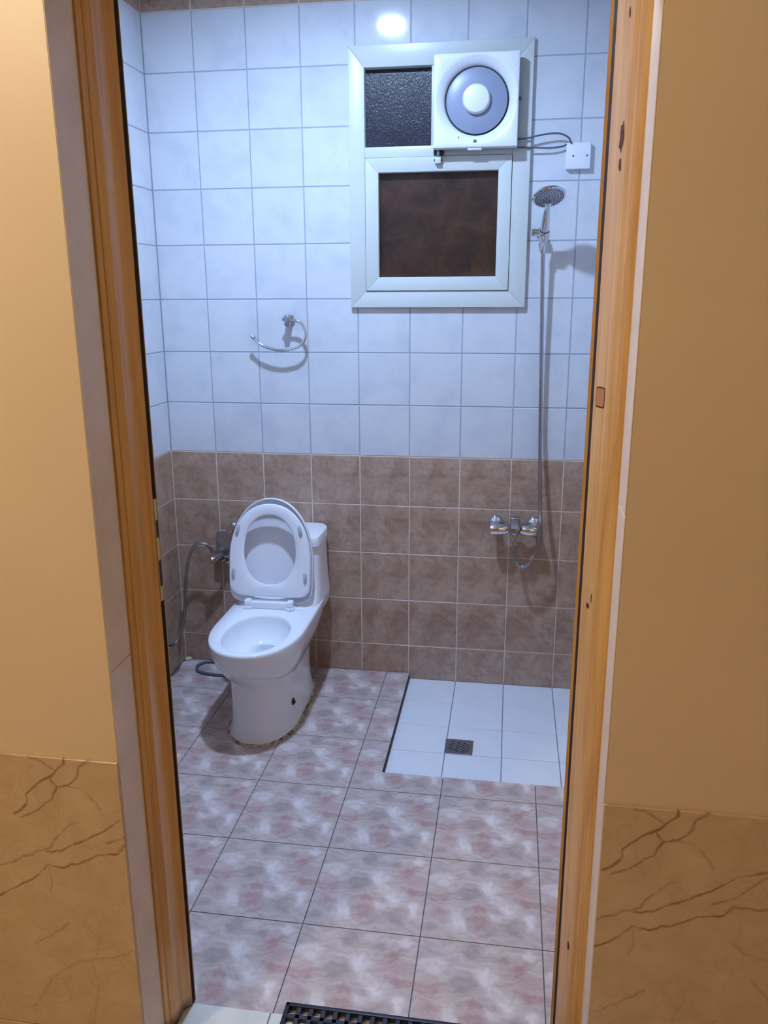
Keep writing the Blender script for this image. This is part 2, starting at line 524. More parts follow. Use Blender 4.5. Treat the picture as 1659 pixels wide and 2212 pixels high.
# window opening follows the tile joints
WX0, WX1, WZ0, WZ1 = 0.80, 1.40, 1.5397, 2.3469
bm = bmesh.new()
for lo, hi in (((-.1, .0015, -.06), (WX0, .12, ZC)), ((WX1, .0015, -.06), (X1 + .1, .12, ZC)), ((WX0, .0015, -.06), (WX1, .12, WZ0)), ((WX0, .0015, WZ1), (WX1, .12, ZC))):
    bm_box(lo, hi, bm=bm)
wall_back = structure('wall_back', from_bm('wall_back', bm, M['grout']))
xs = [X0] + [0.2 * i for i in range(1, 10)]
for k in range(len(ZR) - 1):
    for i in range(9):
        if WX0 - .01 < xs[i] < WX1 - .01 and WZ0 - .01 < ZR[k] < WZ1 - .01: continue
        z0 = PAN[2] if (k == 0 and i >= 5) else ZR[k]
        w, h = xs[i + 1] - xs[i] - GAP, ZR[k + 1] - z0 - GAP
        place_tile(wall_back, tile_mesh(w, h, course_mat(k)), (xs[i] + GAP / 2, 0, z0 + GAP / 2), (R90, 0, 0), 0.0012)

def side_wall(name, x, sgn):
    bm = bm_box((min(x - sgn * .0015, x - sgn * .12), YF - .02, -.06), (max(x - sgn * .0015, x - sgn * .12), 0.0, ZC))
    wl = structure(name, from_bm(name, bm, M['grout']))
    ys = [0.0] + [-0.2 * i for i in range(1, 9)] + [YF]
    for k in range(len(ZR) - 1):
        for i in range(9):
            z0 = PAN[2] if (sgn < 0 and k == 0 and i < 4) else ZR[k]
            w, h = ys[i] - ys[i + 1] - GAP, ZR[k + 1] - z0 - GAP
            y = ys[i + 1] + GAP / 2 if sgn > 0 else ys[i] - GAP / 2
            place_tile(wl, tile_mesh(w, h, course_mat(k)), (x, y, z0 + GAP / 2), (R90, 0, sgn * R90), 0.0012)
    return wl
side_wall('wall_left', X0, 1)
side_wall('wall_right', X1, -1)
structure('ceiling', box('ceiling', (-.1, YF, ZC), (X1 + .1, .1, ZC + .08), M['ceiling']))

# bathroom floor: 30 cm printed tiles, cut round the sunken shower pan
S = 0.3018
FG = 0.0028
floor = structure('floor', box('floor', (-.1, YF - .01, -.06), (PAN[0] - .006, .05, -.0014), M['floor_grout']))
box('screed', (PAN[0] - .006, YF - .01, -.06), (X1 + .1, PAN[1] - .006, -.0014), M['floor_grout'], floor)
gx = [X0] + [0.6058 + S * k for k in range(-1, 4)] + [X1]
gy = [0.0] + [-0.8616 + S * k for k in (2, 1, 0, -1, -2)] + [YF - .008]
def poly_tile(parent, pts, org, mat, thick=0.010):
    n = len(pts)
    vs = [(x - org[0], y - org[1], -thick) for x, y in pts] + [(x - org[0], y - org[1], 0) for x, y in pts]
    fs = [[i, (i + 1) % n, n + (i + 1) % n, n + i] for i in range(n)] + [[n + i for i in range(n)]]
    me = bpy.data.meshes.new('tile'); me.from_pydata(vs, [], fs); me.materials.append(mat)
    return link_mesh('tile', me, parent, (org[0], org[1], 0))
for i in range(len(gx) - 1):
    ox = 0.6058 + S * (i - 2)
    for j in range(len(gy) - 1):
        oy = -0.8616 + S * (2 - j)
        x0, x1 = gx[i] + FG / 2, gx[i + 1] - FG / 2
        y1, y0 = gy[j] - FG / 2, gy[j + 1] + FG / 2
        if x1 <= PAN[0] or y1 <= PAN[1]:
            pts = [(x0, y0), (x1, y0), (x1, y1), (x0, y1)]
        elif x0 >= PAN[0] and y0 >= PAN[1]:
            continue
        elif x0 < PAN[0] and y0 < PAN[1]:
            pts = [(x0, y0), (x1, y0), (x1, PAN[1]), (PAN[0], PAN[1]), (PAN[0], y1), (x0, y1)]
        elif x0 < PAN[0]:
            pts = [(x0, y0), (PAN[0], y0), (PAN[0], y1), (x0, y1)]
        else:
            pts = [(x0, y0), (x1, y0), (x1, PAN[1]), (x0, PAN[1])]
        poly_tile(floor, pts, (ox, oy), M['floor_tile'])

pan = structure('floor_shower', box('floor_shower', (PAN[0] - .004, PAN[1] - .004, -.06), (X1 + .1, .05, PAN[2] - .0012), M['pan_grout']))
pys = [0.0, -.189, -.378, -.567, PAN[1]]
pxs = [PAN[0] + .002, 1.2, 1.4, 1.6, X1]
for i in range(4):
    for j in range(4):
        w, h = pxs[i + 1] - pxs[i] - .003, pys[j] - pys[j + 1] - .0018
        place_tile(pan, tile_mesh(w, h, M['pan_tile'], .008, .0008), (pxs[i] + .0015, pys[j + 1] + .0009, PAN[2]), (0, 0, 0))
box('kerb', (PAN[0] - .004, PAN[1], -.06), (PAN[0], .0, -.0012), M['floor_grout'], pan)

# ------------------------------------------------------------------ door wall, reveal, frame
YH = -1.909                      # hall face of the door wall
XL, XR = 0.690, 1.566            # clear width of the wall opening
ZD = 2.10
bm = bmesh.new()
for lo, hi in (((-1.6, YH, -.06), (XL - .002, YF - .004, 2.85)), ((XR + .002, YH, -.06), (3.2, YF - .004, 2.85)), ((XL - .002, YH, ZD + .004), (XR + .002, YF - .004, 2.85))):
    bm_box(lo, hi, bm=bm)
wall_front = structure('wall_front', from_bm('wall_front', bm, M['paint']))
bm = bmesh.new()
for lo, hi in (((-.1, YF - .004, 0), (XL - .012, YF, ZC)), ((XR + .012, YF - .004, 0), (X1 + .1, YF, ZC)), ((XL - .012, YF - .004, ZD), (XR + .012, YF, ZC))):
    bm_box(lo, hi, bm=bm)
from_bm('tiled_lining', bm, M['lining'], wall_front)
# marble dado tiles on the hall face (print origin sits on the vein junction)
def dado(x0, x1, jx, z0=0.085, z1=0.7205):
    me_box = bm_box((x0 - jx, -.006, z0), (x1 - jx, 0.0, z1), .0012, 1)
    me = bpy.data.meshes.new('marble_tile'); 
    bmesh.ops.recalc_face_normals(me_box, faces=me_box.faces); me_box.to_mesh(me); me_box.free()
    me.materials.append(M['marble'])
    return link_mesh('marble_tile', me, wall_front, (jx, YH, 0))
for a, c, jx in ((-.94, -.327, -.57), (-.325, .283, .03), (.285, XL - .0005, .583), (XR + .0005, 1.988, 1.688), (1.990, 2.59, 2.29), (2.592, 3.19, 2.89)):
    dado(a, c, jx); dado(a, c, jx, -.01, .083)

trim_1 = structure('trim_1'); trim_2 = structure('trim_2')
zj = [0.004, 0.90, ZD]
for z0, z1 in zip(zj, zj[1:]):
    box('lining_slab', (XL - .002, YH + .0004, z0), (XL, -1.8235, z1 - .0015), M['reveal'], trim_1, .0008, 1)
zj = [0.004, 1.225, ZD]
for z0, z1 in zip(zj, zj[1:]):
    box('lining_slab', (XR, YH + .0004, z0), (XR + .002, -1.8235, z1 - .0015), M['reveal'], trim_2, .0008, 1)
trim_3 = structure('trim_3', box('trim_3', (XL - .002, YH + .0004, ZD), (XR + .002, -1.8235, ZD + .004), M['reveal']))

sill = structure('door_sill', empty('door_sill', (0, 0, 0)))
box('sill_slab', (XL - .01, YH, -.03), (.9025, -1.7405, .003), M['sill'], sill, .001, 1)
box('sill_slab', (.9045, YH, -.03), (XR + .01, -1.7405, .003), M['sill'], sill, .001, 1)

door_1 = structure('door_1')
Z0F = 0.0035
jl = prism('jamb', [(.679, -1.8230), (.6940, -1.8230), (.6985, -1.8140), (.6968, -1.8125), (.7000, -1.8110), (.7070, -1.7985), (.7080, -1.7960), (.7080, -1.7670), (.7095, -1.7640), (.7205, -1.7490), (.7220, -1.7470), (.7220, -1.7330), (.679, -1.7330)], Z0F, 2.06, M['wood'], door_1)
sl = prism('seal_shade_strip', [(.7221, -1.7464), (.7224, -1.7464), (.7224, -1.7334), (.7221, -1.7334)], Z0F, 2.06, M['seal_and_shade'], jl)
box('back_lip', (.7215, -1.7334, Z0F), (.7242, -1.7320, 2.06), M['strike'], jl)
sp = box('strike_plate', (.7224, -1.7460, .977), (.7232, -1.7325, 1.183), M['strike'], jl, .0003, 1)
jr = prism('jamb', [(1.577, -1.8230), (1.5660, -1.8230), (1.5580, -1.8200), (1.5520, -1.8120), (1.5505, -1.8095), (1.5440, -1.8010), (1.5405, -1.7950), (1.5240, -1.7545), (1.5235, -1.7525), (1.5213, -1.7330), (1.577, -1.7330)], Z0F, 2.06, M['wood'], door_1)
prism('seal_shade_strip', [(1.5232, -1.7525), (1.5236, -1.7525), (1.5214, -1.7330), (1.5209, -1.7330)], Z0F, 2.06, M['seal_and_shade'], jr)  # dark colour stands in for the shade between jamb and door leaf
prism('head_jamb', [(.690, -1.8230), (1.566, -1.8230), (1.566, -1.7330), (.690, -1.7330)], 2.06, ZD, M['wood'], door_1)
# holes of the strike plate
box('latch_hole', (.7230, -1.7440, 1.106), (.7236, -1.7350, 1.141), M['black'], sp)
box('bolt_hole', (.7230, -1.7440, 1.007), (.7236, -1.7350, 1.060), M['black'], sp)
# old hinge patch and torn spots on the right jamb
def on_jamb(t, off):       # along the sloping face of the right jamb
    a, b = Vector((1.5405, -1.7950, 0)), Vector((1.5240, -1.7545, 0))
    n = Vector((-(b - a).y, (b - a).x, 0)).normalized()
    p = a + (b - a) * t + n * off
    return p.x, p.y
def jamb_spot(name, t0, t1, z0, z1, mat, ragged=0.0, proud=.0006):
    n = 12; ring0 = []; ring1 = []
    rnd = random.Random(int(z0 * 1000))
    for i in range(n):
        a = 2 * math.pi * i / n
        if ragged: k = 1 - ragged * rnd.random(); ex = 1.0
        else: k = 1; ex = 0.25
        cu = math.copysign(abs(math.cos(a)) ** ex, math.cos(a)) * k; cv = math.copysign(abs(math.sin(a)) ** ex, math.sin(a)) * k
        t = (t0 + t1) / 2 + cu * (t1 - t0) / 2; z = (z0 + z1) / 2 + cv * (z1 - z0) / 2
        x, y = on_jamb(t, -.001); ring0.append((x, y, z))
        x, y = on_jamb(t, proud); ring1.append((x, y, z))
    v, f = loft([ring0, ring1])
    return mesh(name, v, f, mat, jr)
jamb_spot('hinge_patch_edge', .16, .82, 1.374, 1.409, M['wood_dark'], proud=.0004)
jamb_spot('hinge_patch', .20, .78, 1.377, 1.4065, M['wood_patch'], proud=.0007)
jamb_spot('torn_spot', -.02, .34, 1.757, 1.812, M['wood_dark'], .45)
jamb_spot('torn_spot', .05, .28, 1.735, 1.757, M['wood_dark'], .5)
jamb_spot('torn_spot', .30, .60, 1.019, 1.032, M['wood_dark'], .4)
jamb_spot('torn_spot', .18, .24, 1.034, 1.052, M['wood_dark'], .3)
jamb_spot('torn_spot', .10, .34, .300, .322, M['wood_dark'], .5)
jamb_spot('torn_spot', .10, .20, 1.945, 1.962, M['wood_dark'], .4)
# opened door leaf: only its hinge edge peeps past the jamb
a15 = math.radians(14)
A = Vector((1.5168, -1.7195)); dl = Vector((math.sin(a15), math.cos(a15))); dt = Vector((math.cos(a15), -math.sin(a15)))
plan = [A, A + dt * .04, A + dt * .04 + dl * .78, A + dl * .78]
door_2 = structure('door_2', prism('door_2', [(p.x, p.y) for p in plan], 0.012, 2.05, M['wood']))

# hall around the camera
structure('floor_hall', box('floor_hall', (-1.6, -7.6, -.06), (3.2, YH, 0.0), M['hall_floor']))
structure('ceiling_hall', box('ceiling_hall', (-1.6, -7.6, 2.85), (3.2, YH, 2.93), M['ceiling']))
structure('wall_hall_left', box('wall_hall_left', (-1.7, -7.6, -.06), (-1.6, YH, 2.85), M['paint']))
structure('wall_hall_right', box('wall_hall_right', (3.2, -7.6, -.06), (3.3, YH, 2.85), M['paint']))
structure('wall_hall_rear', box('wall_hall_rear', (-1.7, -7.7, -.06), (3.3, -7.6, 2.85), M['paint']))

# ------------------------------------------------------------------ lamps
def bulb_lamp(name, p, r, ceil_z, matb, label):
    t = empty(name, (p[0], p[1], ceil_z), label, 'lamp')
    lathe('lamp_socket', [(0, 0), (.05, 0), (.05, -.012), (.024, -.02), (.022, -(ceil_z - p[2] - r * .8)), (0, -(ceil_z - p[2] - r * .8))], (p[0], p[1], ceil_z - .0005), (0, 0, 1), M['lamp_base'], t)
    prof = [(r * math.sin(a), -r * math.cos(a)) for a in [math.pi * k / 12 for k in range(13)]]
    lathe('bulb', prof, p, (0, 0, 1), matb, t, 20)
    return t
bl = empty('ceiling_lamp', (BATH_LAMP[0], BATH_LAMP[1], ZC), 'flat round cold white lamp under the bathroom ceiling, mirrored in the top wall tiles', 'lamp')
lathe('lamp_body', [(0, 0), (BATH_RADIUS + .012, 0), (BATH_RADIUS + .012, BATH_LAMP[2] - ZC), (BATH_RADIUS + .008, BATH_LAMP[2] - ZC - .007), (BATH_RADIUS + .002, BATH_LAMP[2] - ZC - .007), (BATH_RADIUS + .0005, BATH_LAMP[2] - ZC + .006), (0, BATH_LAMP[2] - ZC + .006)], (BATH_LAMP[0], BATH_LAMP[1], ZC - .0005), (0, 0, 1), M['lamp_base'], bl, 40)
lathe('diffuser', [(0, 0), (BATH_RADIUS, 0), (BATH_RADIUS, -.001), (BATH_RADIUS * .8, -.0025), (BATH_RADIUS * .4, -.0035), (0, -.004)], (BATH_LAMP[0], BATH_LAMP[1], BATH_LAMP[2] + .003), (0, 0, 1), M['bath_bulb'], bl, 40)
bulb_lamp('ceiling_lamp', HALL_LAMP, HALL_RADIUS, 2.85, M['hall_bulb'], 'warm yellow bulb under the hall ceiling outside the door')

# ------------------------------------------------------------------ window
window_1 = structure('window_1')
FY = -0.018
def frame_ring(bm, x0, x1, z0, z1, w, y0, y1):
    """four mitred rails"""
    o = [(x0, z0), (x1, z0), (x1, z1), (x0, z1)]; i = [(x0 + w, z0 + w), (x1 - w, z0 + w), (x1 - w, z1 - w), (x0 + w, z1 - w)]
    for a in range(4):
        b = (a + 1) % 4
        q = [o[a], o[b], i[b], i[a]]
        vs = [bm.verts.new((x, y0, z)) for x, z in q] + [bm.verts.new((x, y1, z)) for x, z in q]
        for f in ((0, 1, 2, 3), (4, 5, 6, 7), (0, 1, 5, 4), (1, 2, 6, 5), (2, 3, 7, 6), (3, 0, 4, 7)):
            bm.faces.new([vs[k] for k in f])
def rail(name, q, y0, y1, mat, parent, bev=.002):
    v, f = loft([[(x, y0, z) for x, z in q], [(x, y1, z) for x, z in q]])
    b = bmesh.new(); vs = [b.verts.new(p) for p in v]
    for k in f: b.faces.new([vs[i] for i in k])
    bmesh.ops.recalc_face_normals(b, faces=b.faces)
    if bev: bmesh.ops.bevel(b, geom=[e for e in b.edges if all(abs(vv.co.y - y0) < 1e-6 for vv in e.verts)], offset=bev, segments=2, profile=.5, affect='EDGES')
    return from_bm(name, b, mat, parent, 'auto')
def rails(name, x0, x1, z0, z1, wl, wr, wb, wt, y0, y1, parent, bev=.002):
    o = [(x0, z0), (x1, z0), (x1, z1), (x0, z1)]
    i = [(x0 + wl, z0 + wb), (x1 - wr, z0 + wb), (x1 - wr, z1 - wt), (x0 + wl, z1 - wt)]
    e = .0003
    for a in range(4):
        b = (a + 1) % 4
        rail(name, [o[a], o[b], i[b], i[a]], y0, y1, M['alu'], parent, bev)
rails('frame_rail', .777, 1.427, 1.509, 2.402, .058, .062, .059, .072, FY, 0.06, window_1)
box('transom', (.835, FY + .001, 2.034), (1.365, .06, 2.070), M['alu'], window_1, .002)
box('mullion', (1.075, FY + .004, 2.070), (1.105, .06, 2.330), M['alu'], window_1, .002)
pane_up = box('pane', (.83, .012, 2.06), (1.09, .017, 2.34), M['glass_up'], window_1)
# lower sash, its edge set off by a dark seam
sash = box('sash_seam', (.8345, FY + .004, 1.5665), (1.3665, .05, 2.0345), M['seam'], window_1)
bpy.data.objects.remove(sash)
bm = bmesh.new(); frame_ring(bm, .8330, 1.3665, 1.5665, 2.0355, .006, FY + .003, .05)
from_bm('sash_seam', bm, M['seam'], window_1)
sash = empty('sash', (1.10, FY, 1.57)); sash.parent = window_1
rails('sash_rail', .8365, 1.3635, 1.5700, 2.0325, .0485, .0465, .049, .0495, FY - .005, .05, sash, .0015)
pane_low = box('pane', (.875, .006, 1.61), (1.325, .011, 1.99), M['glass_low'], sash)
# latch between sash and transom
latch = box('latch', (1.092, FY - .024, 2.006), (1.113, FY - .005, 2.030), M['alu'], sash, .002)
box('latch_tongue', (1.098, FY - .020, 2.030), (1.108, FY - .004, 2.052), M['steel'], latch, .001)
tube('latch_pin', [(1.088, FY - .015, 2.018), (1.118, FY - .015, 2.018)], .0035, M['seam'], latch, 10)
box('keeper', (1.086, FY - .016, 2.036), (1.122, FY + .001, 2.056), M['seam'], window_1, .002)

# ------------------------------------------------------------------ exhaust fan
fan = empty('exhaust_fan', (1.2335, FY, 2.05), 'square white exhaust fan with round grey shutter set in the window', 'fan')
FC = (1.236, 2.203); FX0, FX1, FZ0, FZ1 = 1.0870, 1.3800, 2.0500, 2.3500
FF = -0.074                                  # front face
def sq_pt(a, x0, x1, z0, z1, c):
    dx, dz = math.cos(a), math.sin(a)
    tx = ((x1 if dx > 0 else x0) - c[0]) / dx if abs(dx) > 1e-9 else 1e9
    tz = ((z1 if dz > 0 else z0) - c[1]) / dz if abs(dz) > 1e-9 else 1e9
    t = min(tx, tz); return c[0] + dx * t, c[1] + dz * t
angs = sorted(set([2 * math.pi * k / 72 for k in range(72)] + [math.atan2(z - FC[1], x - FC[0]) % (2 * math.pi) for x in (FX0, FX1) for z in (FZ0, FZ1)]))
def sq_ring(y, ins): return [(lambda p: (p[0], y, p[1]))(sq_pt(a, FX0 + ins, FX1 - ins, FZ0 + ins, FZ1 - ins, FC)) for a in angs]
def ci_ring(y, r): return [(FC[0] + r * math.cos(a), y, FC[1] + r * math.sin(a)) for a in angs]
rings = [sq_ring(FF + .034, .0), sq_ring(FF + .006, 0), sq_ring(FF + .0018, .0018), sq_ring(FF, .0055), ci_ring(FF, .1395), ci_ring(FF + .0012, .1375), ci_ring(FF + .005, .130), ci_ring(FF + .012, .121), ci_ring(FF + .020, .1135), ci_ring(FF + .030, .110), ci_ring(FF + .034, .1095)]
v, f = loft(rings, cap0=False, cap1=False)
housing = mesh('housing', v, f, M['fan_white'], fan, 'auto')
box('fan_body', (1.112, FF + .030, 2.068), (1.358, -.004, 2.334), M['fan_white'], fan, .004)
lathe('shutter_gap', [(0, 0), (.1125, 0), (.1125, .002), (0, .002)], (FC[0], FF + .0275, FC[1]), (0, 1, 0), M['black'], fan, 48)
sh = lathe('shutter', [(0, .006), (.104, .006), (.106, .003), (.1055, 0.0), (.098, -.003), (.06, -.0065), (0, -.0065)], (FC[0], FF + .022, FC[1]), (0, 1, 0), M['fan_grey'], fan, 56)
lathe('hub_cover', [(0, 0), (.048, 0), (.0475, -.014), (.043, -.020), (.030, -.0235), (0, -.0245)], (FC[0] - .001, FF + .0165, FC[1] + .003), (0, 1, 0), M['fan_white'], sh, 36)
box('pull_tab', (1.208, FF + .006, 2.0425), (1.258, FF + .022, 2.052), M['fan_white'], fan, .003)
for dx in (-.0045, .0015):
    box('badge', (1.2335 + dx, FF - .0003, 2.066), (1.2335 + dx + .0035, FF + .001, 2.0755), M['mark'], housing)
box('badge', (1.1750, FF - .0003, 2.0810), (1.1772, FF + .001, 2.0865), M['mark'], housing)
tube('power_cable', [(1.345, -.045, 2.075), (1.375, -.032, 2.080), (1.415, -.030, 2.082), (1.462, -.03, 2.091), (1.518, -.03, 2.0945), (1.553, -.03, 2.081), (1.567, -.02, 2.062)], .0032, M['wire'], fan, 8, 6)
tube('power_cable', [(1.340, -.042, 2.060), (1.37, -.03, 2.054), (1.432, -.024, 2.052), (1.496, -.02, 2.0495), (1.535, -.016, 2.054), (1.551, -.012, 2.061)], .0030, M['wire'], fan, 8, 6)
lathe('cable_clip', [(0, 0), (.007, 0), (.006, .008), (0, .009)], (1.380, FF + .022, 2.205), (1, 0, 0), M['wire'], fan, 12)

# junction box
jb = empty('junction_box', (1.593, 0, 1.98), 'small square white junction box beside the window', 'junction box')
jbb = from_bm('cover', bm_box((1.5505, -.019, 1.9785), (1.6345, -.0006, 2.0645), .003, 3), M['box_white'], jb, 'auto')
for sx in (1.5745, 1.6215):
    lathe('screw', [(0, 0), (.0032, 0), (.0028, .0012), (0, .0014)], (sx, -.0188, 2.022), (0, -1, 0), M['mark'], jbb, 10)

# ------------------------------------------------------------------ towel ring
tr = empty('towel_ring', (.536, 0, 1.46), 'chrome open towel ring fixed on the white tiles above the toilet', 'towel ring')
lathe('rosette', [(0, 0), (.021, 0), (.021, .006), (.017, .010), (0, .011)], (.531, -.0006, 1.462), (0, -1, 0), M['chrome'], tr, 28)
box('arm', (.5225, -.058, 1.440), (.5435, -.008, 1.482), M['chrome_dark'], tr, .006, 3)
RING = [(.527, -.05, 1.466), (.540, -.05, 1.4635), (.553, -.05, 1.462), (.573, -.05, 1.4605), (.591, -.05, 1.448), (.602, -.05, 1.428), (.6045, -.05, 1.407), (.596, -.05, 1.383), (.576, -.05, 1.365), (.548, -.05, 1.354), (.514, -.05, 1.349), (.474, -.05, 1.353), (.438, -.05, 1.365), (.414, -.05, 1.379), (.400, -.05, 1.393)]
ringo = tube('ring', RING, .0056, M['chrome'], tr, 12, 8)
d = (Vector(RING[-1]) - Vector(RING[-2])).normalized()
lathe('end_cap', [(0, -.002), (.0066, -.002), (.0072, .004), (.0062, .014), (0, .015)], RING[-1], d, M['chrome_dark'], ringo, 14)
lathe('end_cap', [(0, 0), (.0062, 0), (.006, .010), (0, .011)], (.526, -.05, 1.466), (-1, 0, .1), M['chrome_dark'], ringo, 14)

# ------------------------------------------------------------------ shower
mixer = empty('shower_mixer', (1.421, 0, .65), 'chrome bath mixer tap with lever on the brown tiles', 'tap')
for x in (1.347, 1.497):
    es = lathe('escutcheon', [(0, 0), (.029, 0), (.0285, .006), (.022, .016), (.014, .02), (.014, .045), (0, .045)], (x, -.0006, .680), (0, -1, 0), M['chrome'], mixer, 28)
tube('body_arm', [(1.326, -.058, .665), (1.329, -.058, .665), (1.345, -.058, .6655), (1.372, -.058, .666), (1.390, -.058, .667)], [.017, .021, .0225, .0215, .018], M['chrome'], mixer, 24)
tube('body_arm', [(1.452, -.058, .667), (1.470, -.058, .666), (1.490, -.056, .6655), (1.506, -.056, .665), (1.510, -.056, .665)], [.018, .0215, .0225, .021, .017], M['chrome'], mixer, 24)
lathe('center_body', [(0, 0), (.024, 0), (.027, .004), (.027, .03), (.024, .036), (.020, .04), (0, .042)], (1.421, -.045, .667), (0, -.95, .30), M['chrome_dark'], mixer, 28)
tube('body_neck', [(1.385, -.055, .667), (1.457, -.055, .667)], .016, M['chrome'], mixer, 20)
lv = bm_box((1.404, -.099, .682), (1.439, -.082, .730), .004, 3)
bmesh.ops.rotate(lv, cent=(1.421, -.09, .682), matrix=Matrix.Rotation(math.radians(14), 3, 'X'), verts=lv.verts)
from_bm('lever', lv, M['chrome_dark'], mixer, 'auto')
lathe('outlet', [(0, 0), (.013, 0), (.013, .018), (.010, .020), (.010, .034), (.0125, .036), (.0125, .046), (0, .046)], (1.420, -.062, .655), (0, -.12, -1), M['chrome'], mixer, 20)

holder = empty('shower_holder', (1.470, 0, 1.76), 'chrome wall bracket holding the hand shower right of the window', 'bracket')
lathe('rosette', [(0, 0), (.019, 0), (.019, .006), (.012, .010), (.010, .036), (0, .037)], (1.476, -.0006, 1.768), (0, -1, 0), M['chrome'], holder, 24)
tube('pivot', [(1.453, -.046, 1.768), (1.477, -.046, 1.768)], [.0125, .0125], M['chrome'], holder, 18)
lathe('knob', [(0, 0), (.0125, 0), (.0125, .008), (.010, .011), (0, .012)], (1.4525, -.046, 1.768), (-1, 0, 0), M['chrome_dark'], holder, 18)
HD = (Vector((1.4895, -.135, 1.842)) - Vector((1.4835, -.052, 1.725))).normalized()
v, f = lathe_vf([(.0155, 0), (.0185, .006), (.020, .030), (.0185, .034), (.0165, .034), (.0150, .0)], Vector((1.484, -.062, 1.742)), HD, 24)
mesh('cradle', v[:], f[:-2] + [], M['chrome'], holder, 'auto')

hs = empty('hand_shower', (1.485, -.06, 1.73), 'chrome hand shower with round grey spray face hanging in its bracket', 'hand shower')
HP = [(1.4835, -.052, 1.722), (1.4845, -.066, 1.745), (1.486, -.084, 1.775), (1.488, -.106, 1.806), (1.4895, -.126, 1.832), (1.4905, -.146, 1.852), (1.491, -.163, 1.866)]
pts = catmull(HP, 5)
rr = []
for i in range(len(pts)):
    t = i / (len(pts) - 1)
    rr.append(.0095 + .0055 * math.sin(math.pi * min(1, t * 1.4)) * (1 if t < .72 else 1) + (.012 * max(0, (t - .72) / .28) ** 1.6))
tube('handle', pts, rr, M['chrome'], hs, 16)
HN = Vector((.16, -.45, -.88)).normalized()       # spray face looks down and forward
hc = Vector((1.4925, -.175, 1.872))
head = lathe('head', [(0, -.026), (.016, -.026), (.034, -.020), (.050, -.011), (.0565, -.003), (.0570, .001), (.0545, .004), (.052, .0035), (0, .0035)], hc, HN, M['chrome'], hs, 40)
face = lathe('spray_face', [(0, .0030), (.0505, .0030), (.0495, .0045), (.030, .0055), (0, .006)], hc, HN, M['chrome_dark'], hs, 40)
u = HN.orthogonal().normalized(); w_ = HN.cross(u)
bm = bmesh.new()
for ring_r, cnt in ((.010, 6), (.020, 12), (.030, 18), (.040, 24), (.0465, 28)):
    for k in range(cnt):
        a = 2 * math.pi * k / cnt + ring_r * 40
        c = hc + HN * (.0047 if ring_r > .03 else .0056) + (u * math.cos(a) + w_ * math.sin(a)) * ring_r
        vv, ff = lathe_vf([(.0017, 0), (.0012, .0022)], c, HN, 6)
        b2 = bmesh.new(); q = [b2.verts.new(p) for p in vv]
        for fc in ff: b2.faces.new([q[i] for i in fc])
        merge(bm, b2)
tag(from_bm('nozzles', bm, M['nozzle'], face), kind='stuff')
lathe('hose_nut', [(0, 0), (.0105, 0), (.0105, .02), (.008, .026), (0, .026)], HP[0], (0, .12, -1), M['chrome'], hs, 16)
HOSE = [(1.4835, -.050, 1.700), (1.4845, -.047, 1.66), (1.489, -.04, 1.531), (1.497, -.03, 1.281), (1.505, -.03, 1.019), (1.5135, -.060, .785), (1.518, -.086, .700), (1.5185, -.090, .661), (1.5105, -.090, .607), (1.485, -.086, .549), (1.456, -.08, .5235), (1.432, -.078, .546), (1.4215, -.07, .585), (1.420, -.068, .612)]
hose = tube('hose', HOSE, .0072, M['chrome_dark'], hs, 12, 14)
d = (Vector(HOSE[9]) - Vector(HOSE[8])).normalized()
lathe('hose_sleeve', [(0, 0), (.0085, 0), (.0085, .022), (0, .022)], Vector(HOSE[9]) - d * .03, d, M['chrome'], hose, 14)

# floor drain
DX0, DX1, DY0, DY1 = 1.197, 1.297, -.570, -.470
dz = PAN[2]
dr = empty('floor_drain', (1.247, -.52, dz), 'square steel floor drain with round slotted grate in the white shower floor', 'drain')
plate = box('plate', (DX0, DY0, dz - .004), (DX1, DY1, dz + .003), M['drain'], dr, .001, 1)
v, f = lathe_vf([(.040, 0), (.041, .0022), (.037, .0022), (.036, 0)], (1.247, -.52, dz + .0030), (0, 0, 1), 36)
mesh('grate_ring', v, f[:-2], M['steel'], dr, 'auto')
lathe('slot_well', [(0, 0), (.036, 0), (.036, .0003), (0, .0003)], (1.247, -.52, dz + .0031), (0, 0, 1), M['black'], dr, 32)
for k in range(-3, 4):
    s_ = k * .0095; hl = math.sqrt(max(.035 ** 2 - s_ ** 2, 0))
    a = math.radians(35); ux, uy = math.cos(a), math.sin(a)
    c = Vector((1.247 - uy * s_, -.52 + ux * s_, dz + .0042))
    tube('slat', [c - Vector((ux, uy, 0)) * hl, c + Vector((ux, uy, 0)) * hl], .0024, M['drain'], dr, 6)

